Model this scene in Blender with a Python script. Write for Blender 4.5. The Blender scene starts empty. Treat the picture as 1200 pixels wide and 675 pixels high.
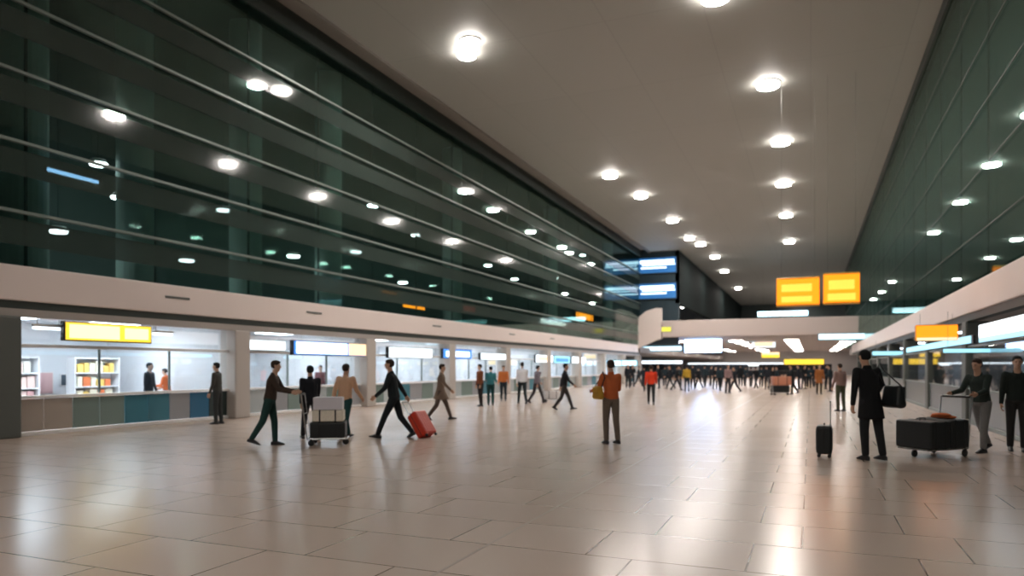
import bpy, bmesh, math, random
from mathutils import Vector, Matrix, Euler
R = math.radians
random.seed(7)
COL = bpy.context.scene.collection
SC = bpy.context.scene

# ------------------------------------------------------------------ camera model
F = 833.0; HZ = 430.0; EYE = 1.6
TH = math.atan(350.0 / F)
ST, CT = math.sin(TH), math.cos(TH)
def ray(px, py=HZ):
    u = (px - 600.0) / F; v = (HZ - py) / F
    return Vector((-ST + u * CT, CT + u * ST, v))
EYEV = Vector((0, 0, EYE))
def ground(px, py): d = ray(px, py); return EYEV + d * (-EYE / d.z)
def at_z(px, py, z): return EYEV + ray(px, py) * z               # z = distance along the view axis
def on_x(px, py, X): d = ray(px, py); return EYEV + d * (X / d.x)
def on_y(px, py, Y): d = ray(px, py); return EYEV + d * (Y / d.y)
def on_h(px, py, h): d = ray(px, py); return EYEV + d * ((h - EYE) / d.z)

# ------------------------------------------------------------------ materials
MATS = {}
def mat(name, col, rough=0.6, metal=0.0, spec=0.5, emit=None, es=0.0, noise=0.0, nscale=30, coat=0.0, bump=0.0):
    if name in MATS: return MATS[name]
    m = bpy.data.materials.new(name); m.use_nodes = True
    nt = m.node_tree; b = nt.nodes['Principled BSDF']
    b.inputs['Base Color'].default_value = (*col, 1)
    b.inputs['Roughness'].default_value = rough
    b.inputs['Metallic'].default_value = metal
    b.inputs['Specular IOR Level'].default_value = spec
    b.inputs['Coat Weight'].default_value = coat
    if emit:
        b.inputs['Emission Color'].default_value = (*emit, 1)
        b.inputs['Emission Strength'].default_value = es
    if noise > 0 or bump > 0:
        tc = nt.nodes.new('ShaderNodeTexCoord'); n = nt.nodes.new('ShaderNodeTexNoise')
        n.inputs['Scale'].default_value = nscale; n.inputs['Detail'].default_value = 3
        nt.links.new(tc.outputs['Object'], n.inputs['Vector'])
        if noise > 0:
            r = nt.nodes.new('ShaderNodeMapRange')
            r.inputs['To Min'].default_value = 1 - noise; r.inputs['To Max'].default_value = 1 + noise
            nt.links.new(n.outputs['Fac'], r.inputs['Value'])
            mx = nt.nodes.new('ShaderNodeVectorMath'); mx.operation = 'SCALE'
            mx.inputs[0].default_value = col
            nt.links.new(r.outputs['Result'], mx.inputs['Scale'])
            nt.links.new(mx.outputs['Vector'], b.inputs['Base Color'])
        if bump > 0:
            bp = nt.nodes.new('ShaderNodeBump'); bp.inputs['Strength'].default_value = bump
            bp.inputs['Distance'].default_value = 0.01
            nt.links.new(n.outputs['Fac'], bp.inputs['Height']); nt.links.new(bp.outputs['Normal'], b.inputs['Normal'])
    MATS[name] = m
    return m
def fabric(col):
    key = 'fabric_%d_%d_%d' % tuple(int(c * 1000) for c in col)
    return mat(key, col, rough=0.85, spec=0.25, noise=0.25, nscale=60, bump=0.25)
def glow(name, col, s):
    return mat(name, tuple(min(1, c) * 0.6 for c in col), rough=0.4, emit=col, es=s)

def glass(name, tint, refl=0.05, gcol=(0.8, 0.9, 0.87), rough=0.02):
    m = bpy.data.materials.new(name); m.use_nodes = True
    nt = m.node_tree; nt.nodes.clear()
    o = nt.nodes.new('ShaderNodeOutputMaterial'); mix = nt.nodes.new('ShaderNodeMixShader')
    t = nt.nodes.new('ShaderNodeBsdfTransparent'); g = nt.nodes.new('ShaderNodeBsdfGlossy')
    lw = nt.nodes.new('ShaderNodeFresnel'); lw.inputs['IOR'].default_value = 1.5
    mr = nt.nodes.new('ShaderNodeMapRange'); mr.inputs['To Min'].default_value = refl; mr.inputs['To Max'].default_value = 0.45
    t.inputs['Color'].default_value = (*tint, 1); g.inputs['Color'].default_value = (*gcol, 1); g.inputs['Roughness'].default_value = rough
    nt.links.new(lw.outputs[0], mr.inputs['Value']); nt.links.new(mr.outputs['Result'], mix.inputs['Fac'])
    nt.links.new(t.outputs[0], mix.inputs[1]); nt.links.new(g.outputs[0], mix.inputs[2]); nt.links.new(mix.outputs[0], o.inputs['Surface'])
    MATS[name] = m
    return m

def floor_material():
    m = bpy.data.materials.new('polished_tile_floor'); m.use_nodes = True
    nt = m.node_tree; b = nt.nodes['Principled BSDF']; L = nt.links
    tc = nt.nodes.new('ShaderNodeTexCoord'); mp = nt.nodes.new('ShaderNodeMapping')
    mp.inputs['Location'].default_value = (0.07, -0.19, 0)
    L.new(tc.outputs['Object'], mp.inputs['Vector'])
    br = nt.nodes.new('ShaderNodeTexBrick'); L.new(mp.outputs[0], br.inputs['Vector'])
    br.offset = 0.31; br.offset_frequency = 2; br.squash = 1.0
    br.inputs['Scale'].default_value = 1.0
    br.inputs['Brick Width'].default_value = 1.3; br.inputs['Row Height'].default_value = 0.94
    br.inputs['Mortar Size'].default_value = 0.009; br.inputs['Mortar Smooth'].default_value = 0.2
    br.inputs['Color1'].default_value = (0.66, 0.52, 0.44, 1); br.inputs['Color2'].default_value = (0.61, 0.48, 0.405, 1)
    br.inputs['Mortar'].default_value = (0.16, 0.115, 0.085, 1)
    n = nt.nodes.new('ShaderNodeTexNoise'); n.inputs['Scale'].default_value = 0.45; n.inputs['Detail'].default_value = 1
    L.new(tc.outputs['Object'], n.inputs['Vector'])
    r = nt.nodes.new('ShaderNodeMapRange'); r.inputs['To Min'].default_value = 0.95; r.inputs['To Max'].default_value = 1.05
    L.new(n.outputs['Fac'], r.inputs['Value'])
    sc = nt.nodes.new('ShaderNodeVectorMath'); sc.operation = 'SCALE'
    L.new(br.outputs['Color'], sc.inputs[0]); L.new(r.outputs['Result'], sc.inputs['Scale'])
    L.new(sc.outputs['Vector'], b.inputs['Base Color'])
    b.inputs['Roughness'].default_value = 0.23
    b.inputs['Specular IOR Level'].default_value = 0.8
    bp = nt.nodes.new('ShaderNodeBump'); bp.inputs['Strength'].default_value = 0.25; bp.inputs['Distance'].default_value = 0.004; bp.invert = True
    L.new(br.outputs['Fac'], bp.inputs['Height']); L.new(bp.outputs['Normal'], b.inputs['Normal'])
    return m

def ceiling_material():
    m = bpy.data.materials.new('matt_panel_ceiling'); m.use_nodes = True
    nt = m.node_tree; b = nt.nodes['Principled BSDF']; L = nt.links
    tc = nt.nodes.new('ShaderNodeTexCoord')
    br = nt.nodes.new('ShaderNodeTexBrick'); L.new(tc.outputs['Object'], br.inputs['Vector'])
    br.offset = 0.0; br.inputs['Scale'].default_value = 1.0
    br.inputs['Brick Width'].default_value = 3.3; br.inputs['Row Height'].default_value = 6.0
    br.inputs['Mortar Size'].default_value = 0.03; br.inputs['Mortar Smooth'].default_value = 0.6
    br.inputs['Color1'].default_value = (0.355, 0.358, 0.33, 1); br.inputs['Color2'].default_value = (0.345, 0.348, 0.32, 1)
    br.inputs['Mortar'].default_value = (0.31, 0.312, 0.29, 1)
    L.new(br.outputs['Color'], b.inputs['Base Color']); b.inputs['Roughness'].default_value = 0.6
    return m

# ------------------------------------------------------------------ mesh helpers
def tag(o, label=None, cat=None, group=None, kind=None):
    if label: o['label'] = label
    if cat: o['category'] = cat
    if group: o['group'] = group
    if kind: o['kind'] = kind
    return o
def link(name, me, parent=None):
    o = bpy.data.objects.new(name, me); COL.objects.link(o)
    if parent: o.parent = parent
    return o
def empty(name, loc, rz=0.0):
    o = bpy.data.objects.new(name, None); COL.objects.link(o)
    o.location = loc; o.rotation_euler = (0, 0, rz); o.empty_display_size = 0.2
    return o
def obj(name, bm, m, parent=None, smooth=False):
    me = bpy.data.meshes.new(name)
    bm.normal_update(); bm.to_mesh(me); bm.free()
    ms = m if isinstance(m, (list, tuple)) else [m]
    for x in ms: me.materials.append(x)
    if smooth:
        for p in me.polygons: p.use_smooth = True
    return link(name, me, parent)
def B(): return bmesh.new()
def box(bm, lo, hi, bev=0.0, seg=2, M=None, mi=0):
    c = [(a + b) / 2 for a, b in zip(lo, hi)]; s = [abs(b - a) for a, b in zip(lo, hi)]
    g = bmesh.ops.create_cube(bm, size=1.0)
    vs = g['verts']
    for v in vs: v.co = Vector((v.co.x * s[0] + c[0], v.co.y * s[1] + c[1], v.co.z * s[2] + c[2]))
    fs = set(f for v in vs for f in v.link_faces)
    for f in fs: f.material_index = mi
    if bev > 0:
        es = list(set(e for v in vs for e in v.link_edges))
        r = bmesh.ops.bevel(bm, geom=es, offset=min(bev, min(s) * 0.49), segments=seg, profile=0.5, affect='EDGES')
        vs = list(set(v for f in r['faces'] for v in f.verts) | set(v for v in vs if v.is_valid))
    if M is not None:
        for v in vs: v.co = M @ v.co
    return bm
def tube(bm, pts, r, n=8):
    pts = [Vector(p) for p in pts]
    rings = []
    for i, p in enumerate(pts):
        if i == 0: d = pts[1] - p
        elif i == len(pts) - 1: d = p - pts[i - 1]
        else: d = (pts[i + 1] - p).normalized() + (p - pts[i - 1]).normalized()
        d.normalize()
        a = Vector((0, 0, 1)) if abs(d.z) < 0.9 else Vector((1, 0, 0))
        u = d.cross(a).normalized(); w = d.cross(u)
        rr = r[i] if isinstance(r, (list, tuple)) else r
        rings.append([bm.verts.new(p + (u * math.cos(t) + w * math.sin(t)) * rr) for t in [2 * math.pi * k / n for k in range(n)]])
    for a, b in zip(rings, rings[1:]):
        for k in range(n): bm.faces.new((a[k], a[(k + 1) % n], b[(k + 1) % n], b[k]))
    bm.faces.new(rings[0][::-1]); bm.faces.new(rings[-1])
    return bm
def ell_pts(c, r, n=10, m=6):
    out = [Vector((c[0], c[1], c[2] + r[2])), Vector((c[0], c[1], c[2] - r[2]))]
    for j in range(1, m):
        ph = math.pi * j / m
        for k in range(n):
            t = 2 * math.pi * k / n
            out.append(Vector((c[0] + r[0] * math.sin(ph) * math.cos(t), c[1] + r[1] * math.sin(ph) * math.sin(t), c[2] + r[2] * math.cos(ph))))
    return out
def hull(bm, *ells, M=None, n=10):
    pts = []
    for c, r in ells:
        if not isinstance(r, (tuple, list)): r = (r, r, r)
        pts += ell_pts(c, r, n)
    vs = [bm.verts.new(M @ p if M is not None else p) for p in pts]
    res = bmesh.ops.convex_hull(bm, input=vs)
    bad = [g for g in res['geom_interior'] if isinstance(g, bmesh.types.BMVert)]
    bad += [g for g in res['geom_unused'] if isinstance(g, bmesh.types.BMVert)]
    bad = list(set(b for b in bad if b.is_valid))
    if bad: bmesh.ops.delete(bm, geom=bad, context='VERTS')
    return bm
def remesh(bm, voxel, smooth=3):
    me = bpy.data.meshes.new('tmp'); bm.normal_update(); bm.to_mesh(me); bm.free()
    o = bpy.data.objects.new('tmp', me); COL.objects.link(o)
    md = o.modifiers.new('r', 'REMESH'); md.mode = 'VOXEL'; md.voxel_size = voxel; md.use_smooth_shade = True
    if smooth:
        s = o.modifiers.new('s', 'SMOOTH'); s.factor = 0.5; s.iterations = smooth
    dg = bpy.context.evaluated_depsgraph_get(); dg.update()
    out = bpy.data.meshes.new_from_object(o.evaluated_get(dg), depsgraph=dg)
    bpy.data.objects.remove(o); bpy.data.meshes.remove(me)
    for p in out.polygons: p.use_smooth = True
    return out

# ------------------------------------------------------------------ base materials
M_FLOOR = floor_material(); M_CEIL = ceiling_material()
M_FASCIA = mat('warm_white_fascia', (0.84, 0.73, 0.69), 0.45, noise=0.03, nscale=0.6)
M_COVE = mat('cove_grey', (0.20, 0.185, 0.165), 0.7)
M_DARK = mat('dark_green_metal', (0.022, 0.032, 0.027), 0.5)
M_FRAME = mat('dull_aluminium', (0.19, 0.23, 0.21), 0.4, metal=0.3)
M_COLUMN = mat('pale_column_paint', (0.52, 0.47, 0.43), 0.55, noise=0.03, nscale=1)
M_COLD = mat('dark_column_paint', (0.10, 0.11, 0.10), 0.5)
M_GALCOL = mat('gallery_column', (0.30, 0.39, 0.36), 0.7)
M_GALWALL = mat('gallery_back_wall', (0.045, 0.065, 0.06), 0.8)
M_WHITE = mat('white_paint', (0.78, 0.80, 0.83), 0.5)
M_SOFFIT = mat('soffit_grey', (0.42, 0.38, 0.36), 0.6)
M_BLACK = mat('black_plastic', (0.012, 0.014, 0.016), 0.4)
M_STEEL = mat('brushed_steel', (0.55, 0.55, 0.55), 0.3, metal=1.0)
M_RAIL = mat('white_rail', (0.85, 0.84, 0.82), 0.35)
G_WALL = glass('green_curtain_glass', (0.66, 0.76, 0.74), 0.02, (0.75, 0.9, 0.86))
def fritted():
    m = mat('fritted_green_band', (0.062, 0.088, 0.077), 0.08, spec=0.5)
    nt = m.node_tree; b = nt.nodes['Principled BSDF']; o = nt.nodes['Material Output']
    mix = nt.nodes.new('ShaderNodeMixShader'); t = nt.nodes.new('ShaderNodeBsdfTransparent'); mix.inputs['Fac'].default_value = .62
    nt.links.new(t.outputs[0], mix.inputs[1]); nt.links.new(b.outputs[0], mix.inputs[2]); nt.links.new(mix.outputs[0], o.inputs['Surface'])
    return m
G_BAND = fritted()
G_SHOP = glass('clear_shop_glass', (0.93, 0.96, 0.97), 0.02, (1, 1, 1))

XL, XR, HC = -16.5, 4.05, 13.6
Y0, Y1 = -24.0, 150.0
YW = 74.0                       # where the left glazed wall ends
FB, FT = 3.1, 3.9               # fascia bottom and top

def struct(name, bm, m, parent=None, smooth=False):
    o = obj(name, bm, m, parent, smooth)
    if parent is None: tag(o, kind='structure')
    return o

# ------------------------------------------------------------------ shell
bm = B(); box(bm, (-26, Y0, -0.2), (10.5, Y1, 0)); struct('floor', bm, M_FLOOR)
bm = B(); box(bm, (-2.69, 1.0, -.002), (-2.66, 60, .0012)); struct('trim_12', bm, mat('seam_filler', (.36, .28, .23), .5, spec=0.4))
bm = B(); box(bm, (-15.5, Y0, HC), (XR + 0.3, Y1, HC + 0.3)); struct('ceiling', bm, M_CEIL)
bm = B(); box(bm, (-17.2, Y0, HC + 0.25), (-15.5, YW + 2, HC + 0.5)); box(bm, (-15.56, Y0, HC - 0.10), (-15.38, YW, HC + 0.26)); struct('trim_1', bm, M_COVE)
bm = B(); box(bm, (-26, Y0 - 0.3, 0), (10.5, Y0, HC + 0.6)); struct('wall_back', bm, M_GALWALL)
bm = B(); box(bm, (-26, Y1, 0), (10.5, Y1 + 0.3, HC + 0.6)); struct('wall_far', bm, mat('far_wall_paint', (0.45, 0.43, 0.42), 0.7))

# left fascia with small dark inspection slots, and the dark strip standing in for shade under it
def fascia_left():
    bm = B(); box(bm, (XL - 0.5, Y0, FB), (XL, YW - .8, FT), 0.03)
    o = struct('trim_2', bm, M_FASCIA)
    for px in (208, 368, 512, 600, 647):
        p = on_x(px, 0, XL)
        s = B(); box(s, (XL - 0.005, p.y - 0.42, 3.52), (XL + 0.02, p.y + 0.42, 3.585), 0.01)
        obj('slot', s, M_COLD, o)
fascia_left()
bm = B(); box(bm, (XL - 0.3, Y0, 2.92), (XL - 0.06, YW, FB)); struct('trim_3', bm, M_DARK)  # dark colour put in for the shaded recess below the fascia
bm = B(); box(bm, (-26, Y0, FB), (XL - 0.5, YW, FT - 0.1)); struct('trim_4', bm, M_SOFFIT)
bm = B(); box(bm, (XL - 0.35, Y0, 2.74), (XL - 0.05, YW, 2.92)); struct('trim_5', bm, mat('header_beam', (0.40, 0.36, 0.33), 0.5))
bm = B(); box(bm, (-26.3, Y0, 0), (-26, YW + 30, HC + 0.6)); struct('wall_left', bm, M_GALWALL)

# glazed upper wall on the left
TR = [5.1, 6.68, 8.26, 9.84, 11.42]
def curtain(name, x, side, ya, yb, bands=True):
    w = empty(name, (x, ya, FT)); tag(w, kind='structure')
    def bx(lo, hi, bev=0): b = B(); box(b, (lo[0] - x, lo[1] - ya, lo[2] - FT), (hi[0] - x, hi[1] - ya, hi[2] - FT), bev); return b
    s = side
    obj('pane', bx((min(x - s * .03, x - s * .05), ya, FT), (max(x - s * .03, x - s * .05), yb, HC - .3)), G_WALL, w)
    for z in TR:
        tt, dd = (.035, .09) if bands else (.012, .02)
        obj('transom', bx((min(x, x + s * dd), ya, z - tt), (max(x, x + s * dd), yb, z + tt), .005), M_FRAME if bands else M_DARK, w)
        if bands:
            obj('frosted_band', bx((min(x - s * .02, x - s * .028), ya, z - .74), (max(x - s * .02, x - s * .028), yb, z - .16)), G_BAND, w)
    if not bands: obj('mesh_screen', bx((min(x - s * .3, x - s * .33), ya, FT), (max(x - s * .3, x - s * .33), yb, HC - .3)), mat('dark_mesh_screen', (.052, .075, .068), .5), w)
    obj('head_frame', bx((min(x - s * .1, x + s * .05), ya, HC - .42), (max(x - s * .1, x + s * .05), yb, HC + .25)), M_DARK, w)
    y = ya + 3.2
    b = B()
    while y < yb:
        box(b, (min(-s * .10, -s * .06), y - ya - .03, 0), (max(-s * .10, -s * .06), y - ya + .03, HC - .4 - FT))
        y += 3.5
    obj('mullion', b, M_DARK, w)
    return w
curtain('window_1', XL, 1, Y0, YW)
curtain('window_2', XR, -1, Y0, 100, bands=False)
# gallery behind the left glass
for i, px in enumerate((28, 160, 288, 385, 530, 645, 712)):
    p = on_x(px, 300, -18.6)
    bm = B(); bmesh.ops.create_cone(bm, cap_ends=True, segments=24, radius1=.55, radius2=.55, depth=HC - FT + .5, matrix=Matrix.Translation((p.x, p.y, (HC + FT) / 2)))
    c = obj('gallery_column', bm, M_GALCOL, smooth=False); tag(c, kind='structure')
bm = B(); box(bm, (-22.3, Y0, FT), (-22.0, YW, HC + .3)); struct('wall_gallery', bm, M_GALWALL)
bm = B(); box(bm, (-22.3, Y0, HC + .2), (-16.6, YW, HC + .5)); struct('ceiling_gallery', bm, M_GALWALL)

# right side: fascia, deck, back wall
bm = B(); box(bm, (XR, Y0, FB), (XR + .5, 84, FT), .03); struct('trim_6', bm, M_FASCIA)
bm = B(); box(bm, (XR + .06, Y0, 2.9), (XR + .3, 84, FB)); struct('trim_7', bm, M_DARK)  # dark strip again takes the place of recess shade
bm = B(); box(bm, (XR + .5, Y0, FB), (10.5, 100, FT - .1)); struct('trim_8', bm, M_SOFFIT)
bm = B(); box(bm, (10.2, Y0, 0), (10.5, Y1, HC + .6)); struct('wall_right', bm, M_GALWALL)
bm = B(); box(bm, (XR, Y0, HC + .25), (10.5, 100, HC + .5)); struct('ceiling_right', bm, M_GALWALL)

# far end: return wall, inner wall, sweeping parapet, bridge
XB = on_y(803, 300, YW + 4).x
bm = B(); box(bm, (-22.3, YW, FT), (XB, YW + .4, HC + .3)); rw = struct('wall_return', bm, mat('blue_black_wall', (0.02, 0.04, 0.055), 0.4))
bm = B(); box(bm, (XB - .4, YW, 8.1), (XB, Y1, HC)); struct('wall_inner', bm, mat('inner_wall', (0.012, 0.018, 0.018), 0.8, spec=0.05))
# sweeping parapet wall: the fascia climbs to the level of the bridge
YB = YW - .8
top = [(695, 396.5), (708, 396), (718, 394), (727, 389.5), (737, 382), (748, 372), (757, 364.5), (768, 361), (775, 361)]
bot = [(695, 409.5), (708, 410.5), (722, 411.5), (737, 411), (748, 408), (757, 404), (768, 399), (775, 397)]
def slab(name, ptop, pbot, Ypl, th, m):
    bm = B(); P = [on_y(a, b, Ypl) for a, b in ptop]; Q = [on_y(a, b, Ypl) for a, b in pbot][::-1]
    poly = P + Q
    f = bm.faces.new([bm.verts.new((p.x, Ypl, p.z)) for p in poly])
    e = bmesh.ops.extrude_face_region(bm, geom=[f])
    for v in e['geom']:
        if isinstance(v, bmesh.types.BMVert): v.co.y += th
    bmesh.ops.recalc_face_normals(bm, faces=bm.faces)
    return struct(name, bm, m)
slab('trim_9', top, bot, YB, .5, M_FASCIA)
bm = B(); a = on_y(776, 376, YB); b2 = on_y(776, 395, YB)
box(bm, (a.x, YB, b2.z), (XR + .4, YB + .45, a.z), .05); struct('trim_10', bm, mat('bridge_fascia', (0.62, 0.53, 0.50), 0.5))
BRB, BRT = b2.z, a.z
bm = B(); box(bm, (-22, YB + .45, BRB), (10.2, Y1, BRB + .3)); struct('ceiling_far', bm, M_SOFFIT)
bm = B(); box(bm, (-26, YW, FT - .8), (-16.5, Y1, FT - .2)); struct('trim_11', bm, M_SOFFIT)
# dark glazed band of the upper far level
bm = B(); box(bm, (XB, 145, BRB + .3), (XR + 6, 145.3, HC)); struct('wall_upper', bm, mat('upper_far_wall', (0.03, 0.045, 0.045), 0.5))

# ------------------------------------------------------------------ lights on the ceiling
M_LAMP = glow('lamp_lens', (1.0, 0.93, 0.86), 165)
M_LAMPS = glow('lamp_rim', (1.0, 0.93, 0.87), 36)
def downlight(x, y, label, r=.40, group=None, z=HC, lens=M_LAMP, rim=M_LAMPS):
    t = empty('ceiling_downlight', (x, y, z)); tag(t, label, 'ceiling light', group)
    bm = B(); bmesh.ops.create_cone(bm, cap_ends=True, segments=24, radius1=r * 1.12, radius2=r * 1.18, depth=.06, matrix=Matrix.Translation((0, 0, -.03))); obj('housing', bm, M_RAIL, t)
    bm = B(); bmesh.ops.create_cone(bm, cap_ends=False, segments=24, radius1=r, radius2=r * 1.05, depth=.12, matrix=Matrix.Translation((0, 0, -.12))); obj('rim', bm, rim, t)
    bm = B(); bmesh.ops.create_circle(bm, cap_ends=True, segments=24, radius=r * .98, matrix=Matrix.Translation((0, 0, -.17)))
    for f in bm.faces: f.normal_flip()
    obj('lens', bm, lens, t)
    return t
RROW = [(838, -7), (900, 97), (915, 165), (918, 214), (921, 251), (925, 282)]
names = ['nearest', 'second', 'third', 'fourth', 'fifth', 'sixth']
for i, (px, py) in enumerate(RROW):
    p = on_h(px, py, HC)
    downlight(p.x, p.y, 'round ceiling downlight, %s of the row running above the yellow signs' % names[i] if i else 'round ceiling downlight at the top edge of the photo, nearest of the right row', .43)
LROW = [(551, 47), (547, 61), (715, 204), (751, 228), (788, 257), (808, 278), (821, 285), (838, 300), (849, 317), (865, 337)]
ln = ['brightest pair of downlights by the left, its farther lamp', 'brightest pair of downlights by the left, its nearer lamp', 'single downlight next after the bright pair in the left row',
      'downlight fourth along the left ceiling row', 'downlight fifth along the left ceiling row', 'downlight sixth along the left ceiling row, close before its neighbour', 'downlight seventh along the left ceiling row, close behind its neighbour',
      'small downlight eighth along the left ceiling row', 'small downlight ninth along the left ceiling row, by the dark inner wall', 'smallest and farthest downlight of the left ceiling row']
for (px, py), l in zip(LROW, ln):
    p = on_h(px, py, HC); downlight(p.x, p.y, 'round white ' + l, .34 if py < 70 else .42)
for px, py in ((930, 334), (933, 345), (984, 330), (985, 344), (936, 353)):  # unseen lamps added to brighten the far ceiling, hidden by the signs
    p = on_h(px, py, HC); downlight(p.x, p.y, 'small unseen ceiling downlight added behind the amber signs to brighten the far ceiling', .42, 'added downlights hidden behind the amber signs')
for x in (-11.5, -2.0):
    for y in (-15, -5):
        downlight(x, y, 'round ceiling downlight over the near end of the hall', .42, 'ceiling downlights above the near end')

# ------------------------------------------------------------------ lit signs
def sign_box(name, lo, hi, face_mat, label, face='x+', case=M_BLACK, segs=None, hang=None, cat='sign', bev=.02, rods=2):
    """a lit box sign. segs: list of (fraction0, fraction1, z0, z1, material) lighter fields on the face"""
    c = Vector(((lo[0] + hi[0]) / 2, (lo[1] + hi[1]) / 2, lo[2]))
    t = empty(name, c); tag(t, label, cat)
    L0 = Vector(lo) - c; H0 = Vector(hi) - c
    bm = B(); box(bm, L0, H0, bev); obj('casing', bm, case, t)
    e = .02
    def panel(f0, f1, z0, z1, m, nm, out):
        bm = B(); za = L0.z + z0 * (H0.z - L0.z); zb = L0.z + z1 * (H0.z - L0.z)
        if face[0] == 'x':
            ya = L0.y + f0 * (H0.y - L0.y); yb = L0.y + f1 * (H0.y - L0.y)
            xs = (H0.x, H0.x + out) if face == 'x+' else (L0.x - out, L0.x)
            box(bm, (xs[0], ya, za), (xs[1], yb, zb), .008)
        else:
            xa = L0.x + f0 * (H0.x - L0.x); xb = L0.x + f1 * (H0.x - L0.x)
            box(bm, (xa, L0.y - out, za), (xb, L0.y, zb), .008)
        obj(nm, bm, m, t)
    panel(.015, .985, .06, .94, face_mat, 'face', .015)
    for (f0, f1, z0, z1, m) in (segs or []): panel(f0, f1, z0, z1, m, 'legend', .022)
    if hang:
        for k in range(rods):
            q = (k + .5) / rods if rods > 1 else .5
            q = .12 + .76 * k / max(1, rods - 1)
            x = L0.x + q * (H0.x - L0.x) if face == 'y-' else 0; y = 0 if face == 'y-' else L0.y + q * (H0.y - L0.y)
            bm = B(); tube(bm, [(x, y, H0.z - .01), (x, y, hang - c.z)], .004, 6); obj('hanger', bm, M_COLD, t)
    return t
Y_DEEP = glow('sign_amber', (1.0, 0.22, 0.006), 1.25); Y_LITE = glow('sign_pale_amber', (1.0, 0.50, 0.06), 1.0)
Y_LEM = glow('sign_lemon', (1.0, 0.66, 0.05), 0.8); Y_CREAM = glow('sign_cream', (1.0, 0.84, 0.36), 1.15)
C_BLUE = glow('sign_blue', (0.06, 0.28, 0.9), 0.7); C_WHITE = glow('sign_white', (0.82, 0.92, 1.0), 1.6); C_CYAN = glow('sign_cyan', (0.32, 0.72, 0.9), 0.9)
C_SCREEN = glow('screen_white', (0.42, 0.62, 1.0), 6.5); C_PEACH = glow('sign_peach', (1.0, 0.74, 0.45), 0.8); C_DIM = glow('strip_dim', (0.8, 0.9, 0.95), 1.0)

def wsign(px0, px1, yt, yb, mats, label, segs=None, X=XL - .01, name='lightbox_sign', case=M_BLACK, depth=.14, hang=None, x_face='x+', cat='sign'):
    pc = (px0 + px1) / 2
    a = on_x(px0, yt, X); b = on_x(px1, yt, X); t = on_x(pc, yt, X); u = on_x(pc, yb, X)
    lo = (X - depth, min(a.y, b.y), u.z) if x_face == 'x+' else (X, min(a.y, b.y), u.z)
    hi = (X, max(a.y, b.y), t.z) if x_face == 'x+' else (X + depth, max(a.y, b.y), t.z)
    return sign_box(name, lo, hi, mats, label, x_face, case, segs, hang, cat)
wsign(75, 178, 379, 401, Y_LEM, 'long bright yellow lightbox sign over the first shop front on the left', [(.05, .6, .15, .85, Y_CREAM), (.66, .95, .2, .8, Y_CREAM)], hang=2.75)
wsign(343, 430, 400.5, 417, C_BLUE, 'long blue and white lightbox sign with a peach end panel above the second shop', [(.04, .70, .12, .9, C_WHITE), (.72, .985, .08, .94, C_PEACH)], hang=2.75)
wsign(455, 507, 407, 420, C_DIM, 'pale white lightbox sign between the two blue signs on the left', [(.05, .95, .2, .8, C_WHITE)], hang=2.75)
wsign(519, 553, 409, 420.5, C_BLUE, 'short bright blue lightbox sign over the left shops, right of the pale white sign', [(.1, .9, .2, .75, C_WHITE)], hang=2.75)
wsign(563, 598, 414, 422, C_DIM, 'narrow white lightbox sign above the fourth shop front', [(.05, .95, .2, .8, C_WHITE)], hang=2.75)
wsign(628, 648, 416, 425, C_WHITE, 'small white lightbox sign left of a cyan one over the far left shops', [(.1, .9, .2, .8, C_PEACH)], hang=2.75)
wsign(649, 668, 417, 426, C_CYAN, 'small cyan lightbox sign over the far left shops', [(.1, .9, .2, .7, C_BLUE)], hang=2.75)
wsign(670, 686, 418, 426, C_WHITE, 'small white lightbox sign right of a cyan one over the far left shops', None, hang=2.75)
wsign(283, 335, 398, 411, C_DIM, 'pale white lightbox sign left of the blue and white one above the second shop', [(.05, .95, .2, .8, C_WHITE)], hang=2.75)
# strip lights above the first shop
for i, (px0, px1, y) in enumerate(((38, 74, 384), (179, 202, 391))):
    a = on_x(px0, y, XL - .25); b = on_x(px1, y, XL - .25)
    t = empty('strip_light', (XL - .25, (a.y + b.y) / 2, a.z)); tag(t, 'slim white strip light %s of the long yellow sign' % ('left' if i == 0 else 'right'), 'light')
    l = b.y - a.y
    bm = B(); box(bm, (-.05, -l / 2, .03), (.05, l / 2, .09), .01); obj('housing', bm, M_RAIL, t)
    bm = B(); tube(bm, [(0, -l / 2 + .02, 0), (0, l / 2 - .02, 0)], .035, 10); obj('tube', bm, C_WHITE, t)
    bm = B()
    for yy in (-l * .35, l * .35): tube(bm, [(0, yy, .08), (0, yy, 2.76 - a.z)], .012, 6)
    obj('hanger', bm, M_STEEL, t)

def hsign(pxc, pyc, wpx, hpx, z, m, label, segs=None, hang=HC, name='hanging_sign', case=M_BLACK, th=.2, cat='sign', rods=2):
    c = at_z(pxc, pyc, z); w = wpx * z / F * 1.0 / CT * .93; h = hpx * z / F
    return sign_box(name, (c.x - w / 2, c.y - th / 2, c.z - h / 2), (c.x + w / 2, c.y + th / 2, c.z + h / 2), m, label, 'y-', case, segs, hang, cat, .03, rods)
M_AMBC = mat('amber_casing', (0.7, 0.35, 0.03), 0.4)
hsign(935, 342, 47, 34, 30, Y_DEEP, 'large amber hanging sign, left one of the pair below the ceiling lights', [(.12, .82, .50, .76, Y_LITE), (.12, .82, .14, .34, Y_LITE)], case=M_AMBC)
hsign(986, 338, 39, 37, 29, Y_DEEP, 'large amber hanging sign, right one of the pair below the ceiling lights', [(.15, .85, .46, .76, Y_LITE), (.12, .88, .12, .34, Y_LITE)], case=M_AMBC)
hsign(1097, 390, 43, 19, 20, Y_DEEP, 'amber sign hanging low by the right fascia with a white lower strip', [(.03, .97, .02, .2, C_PEACH)], hang=FB, case=M_AMBC)
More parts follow.
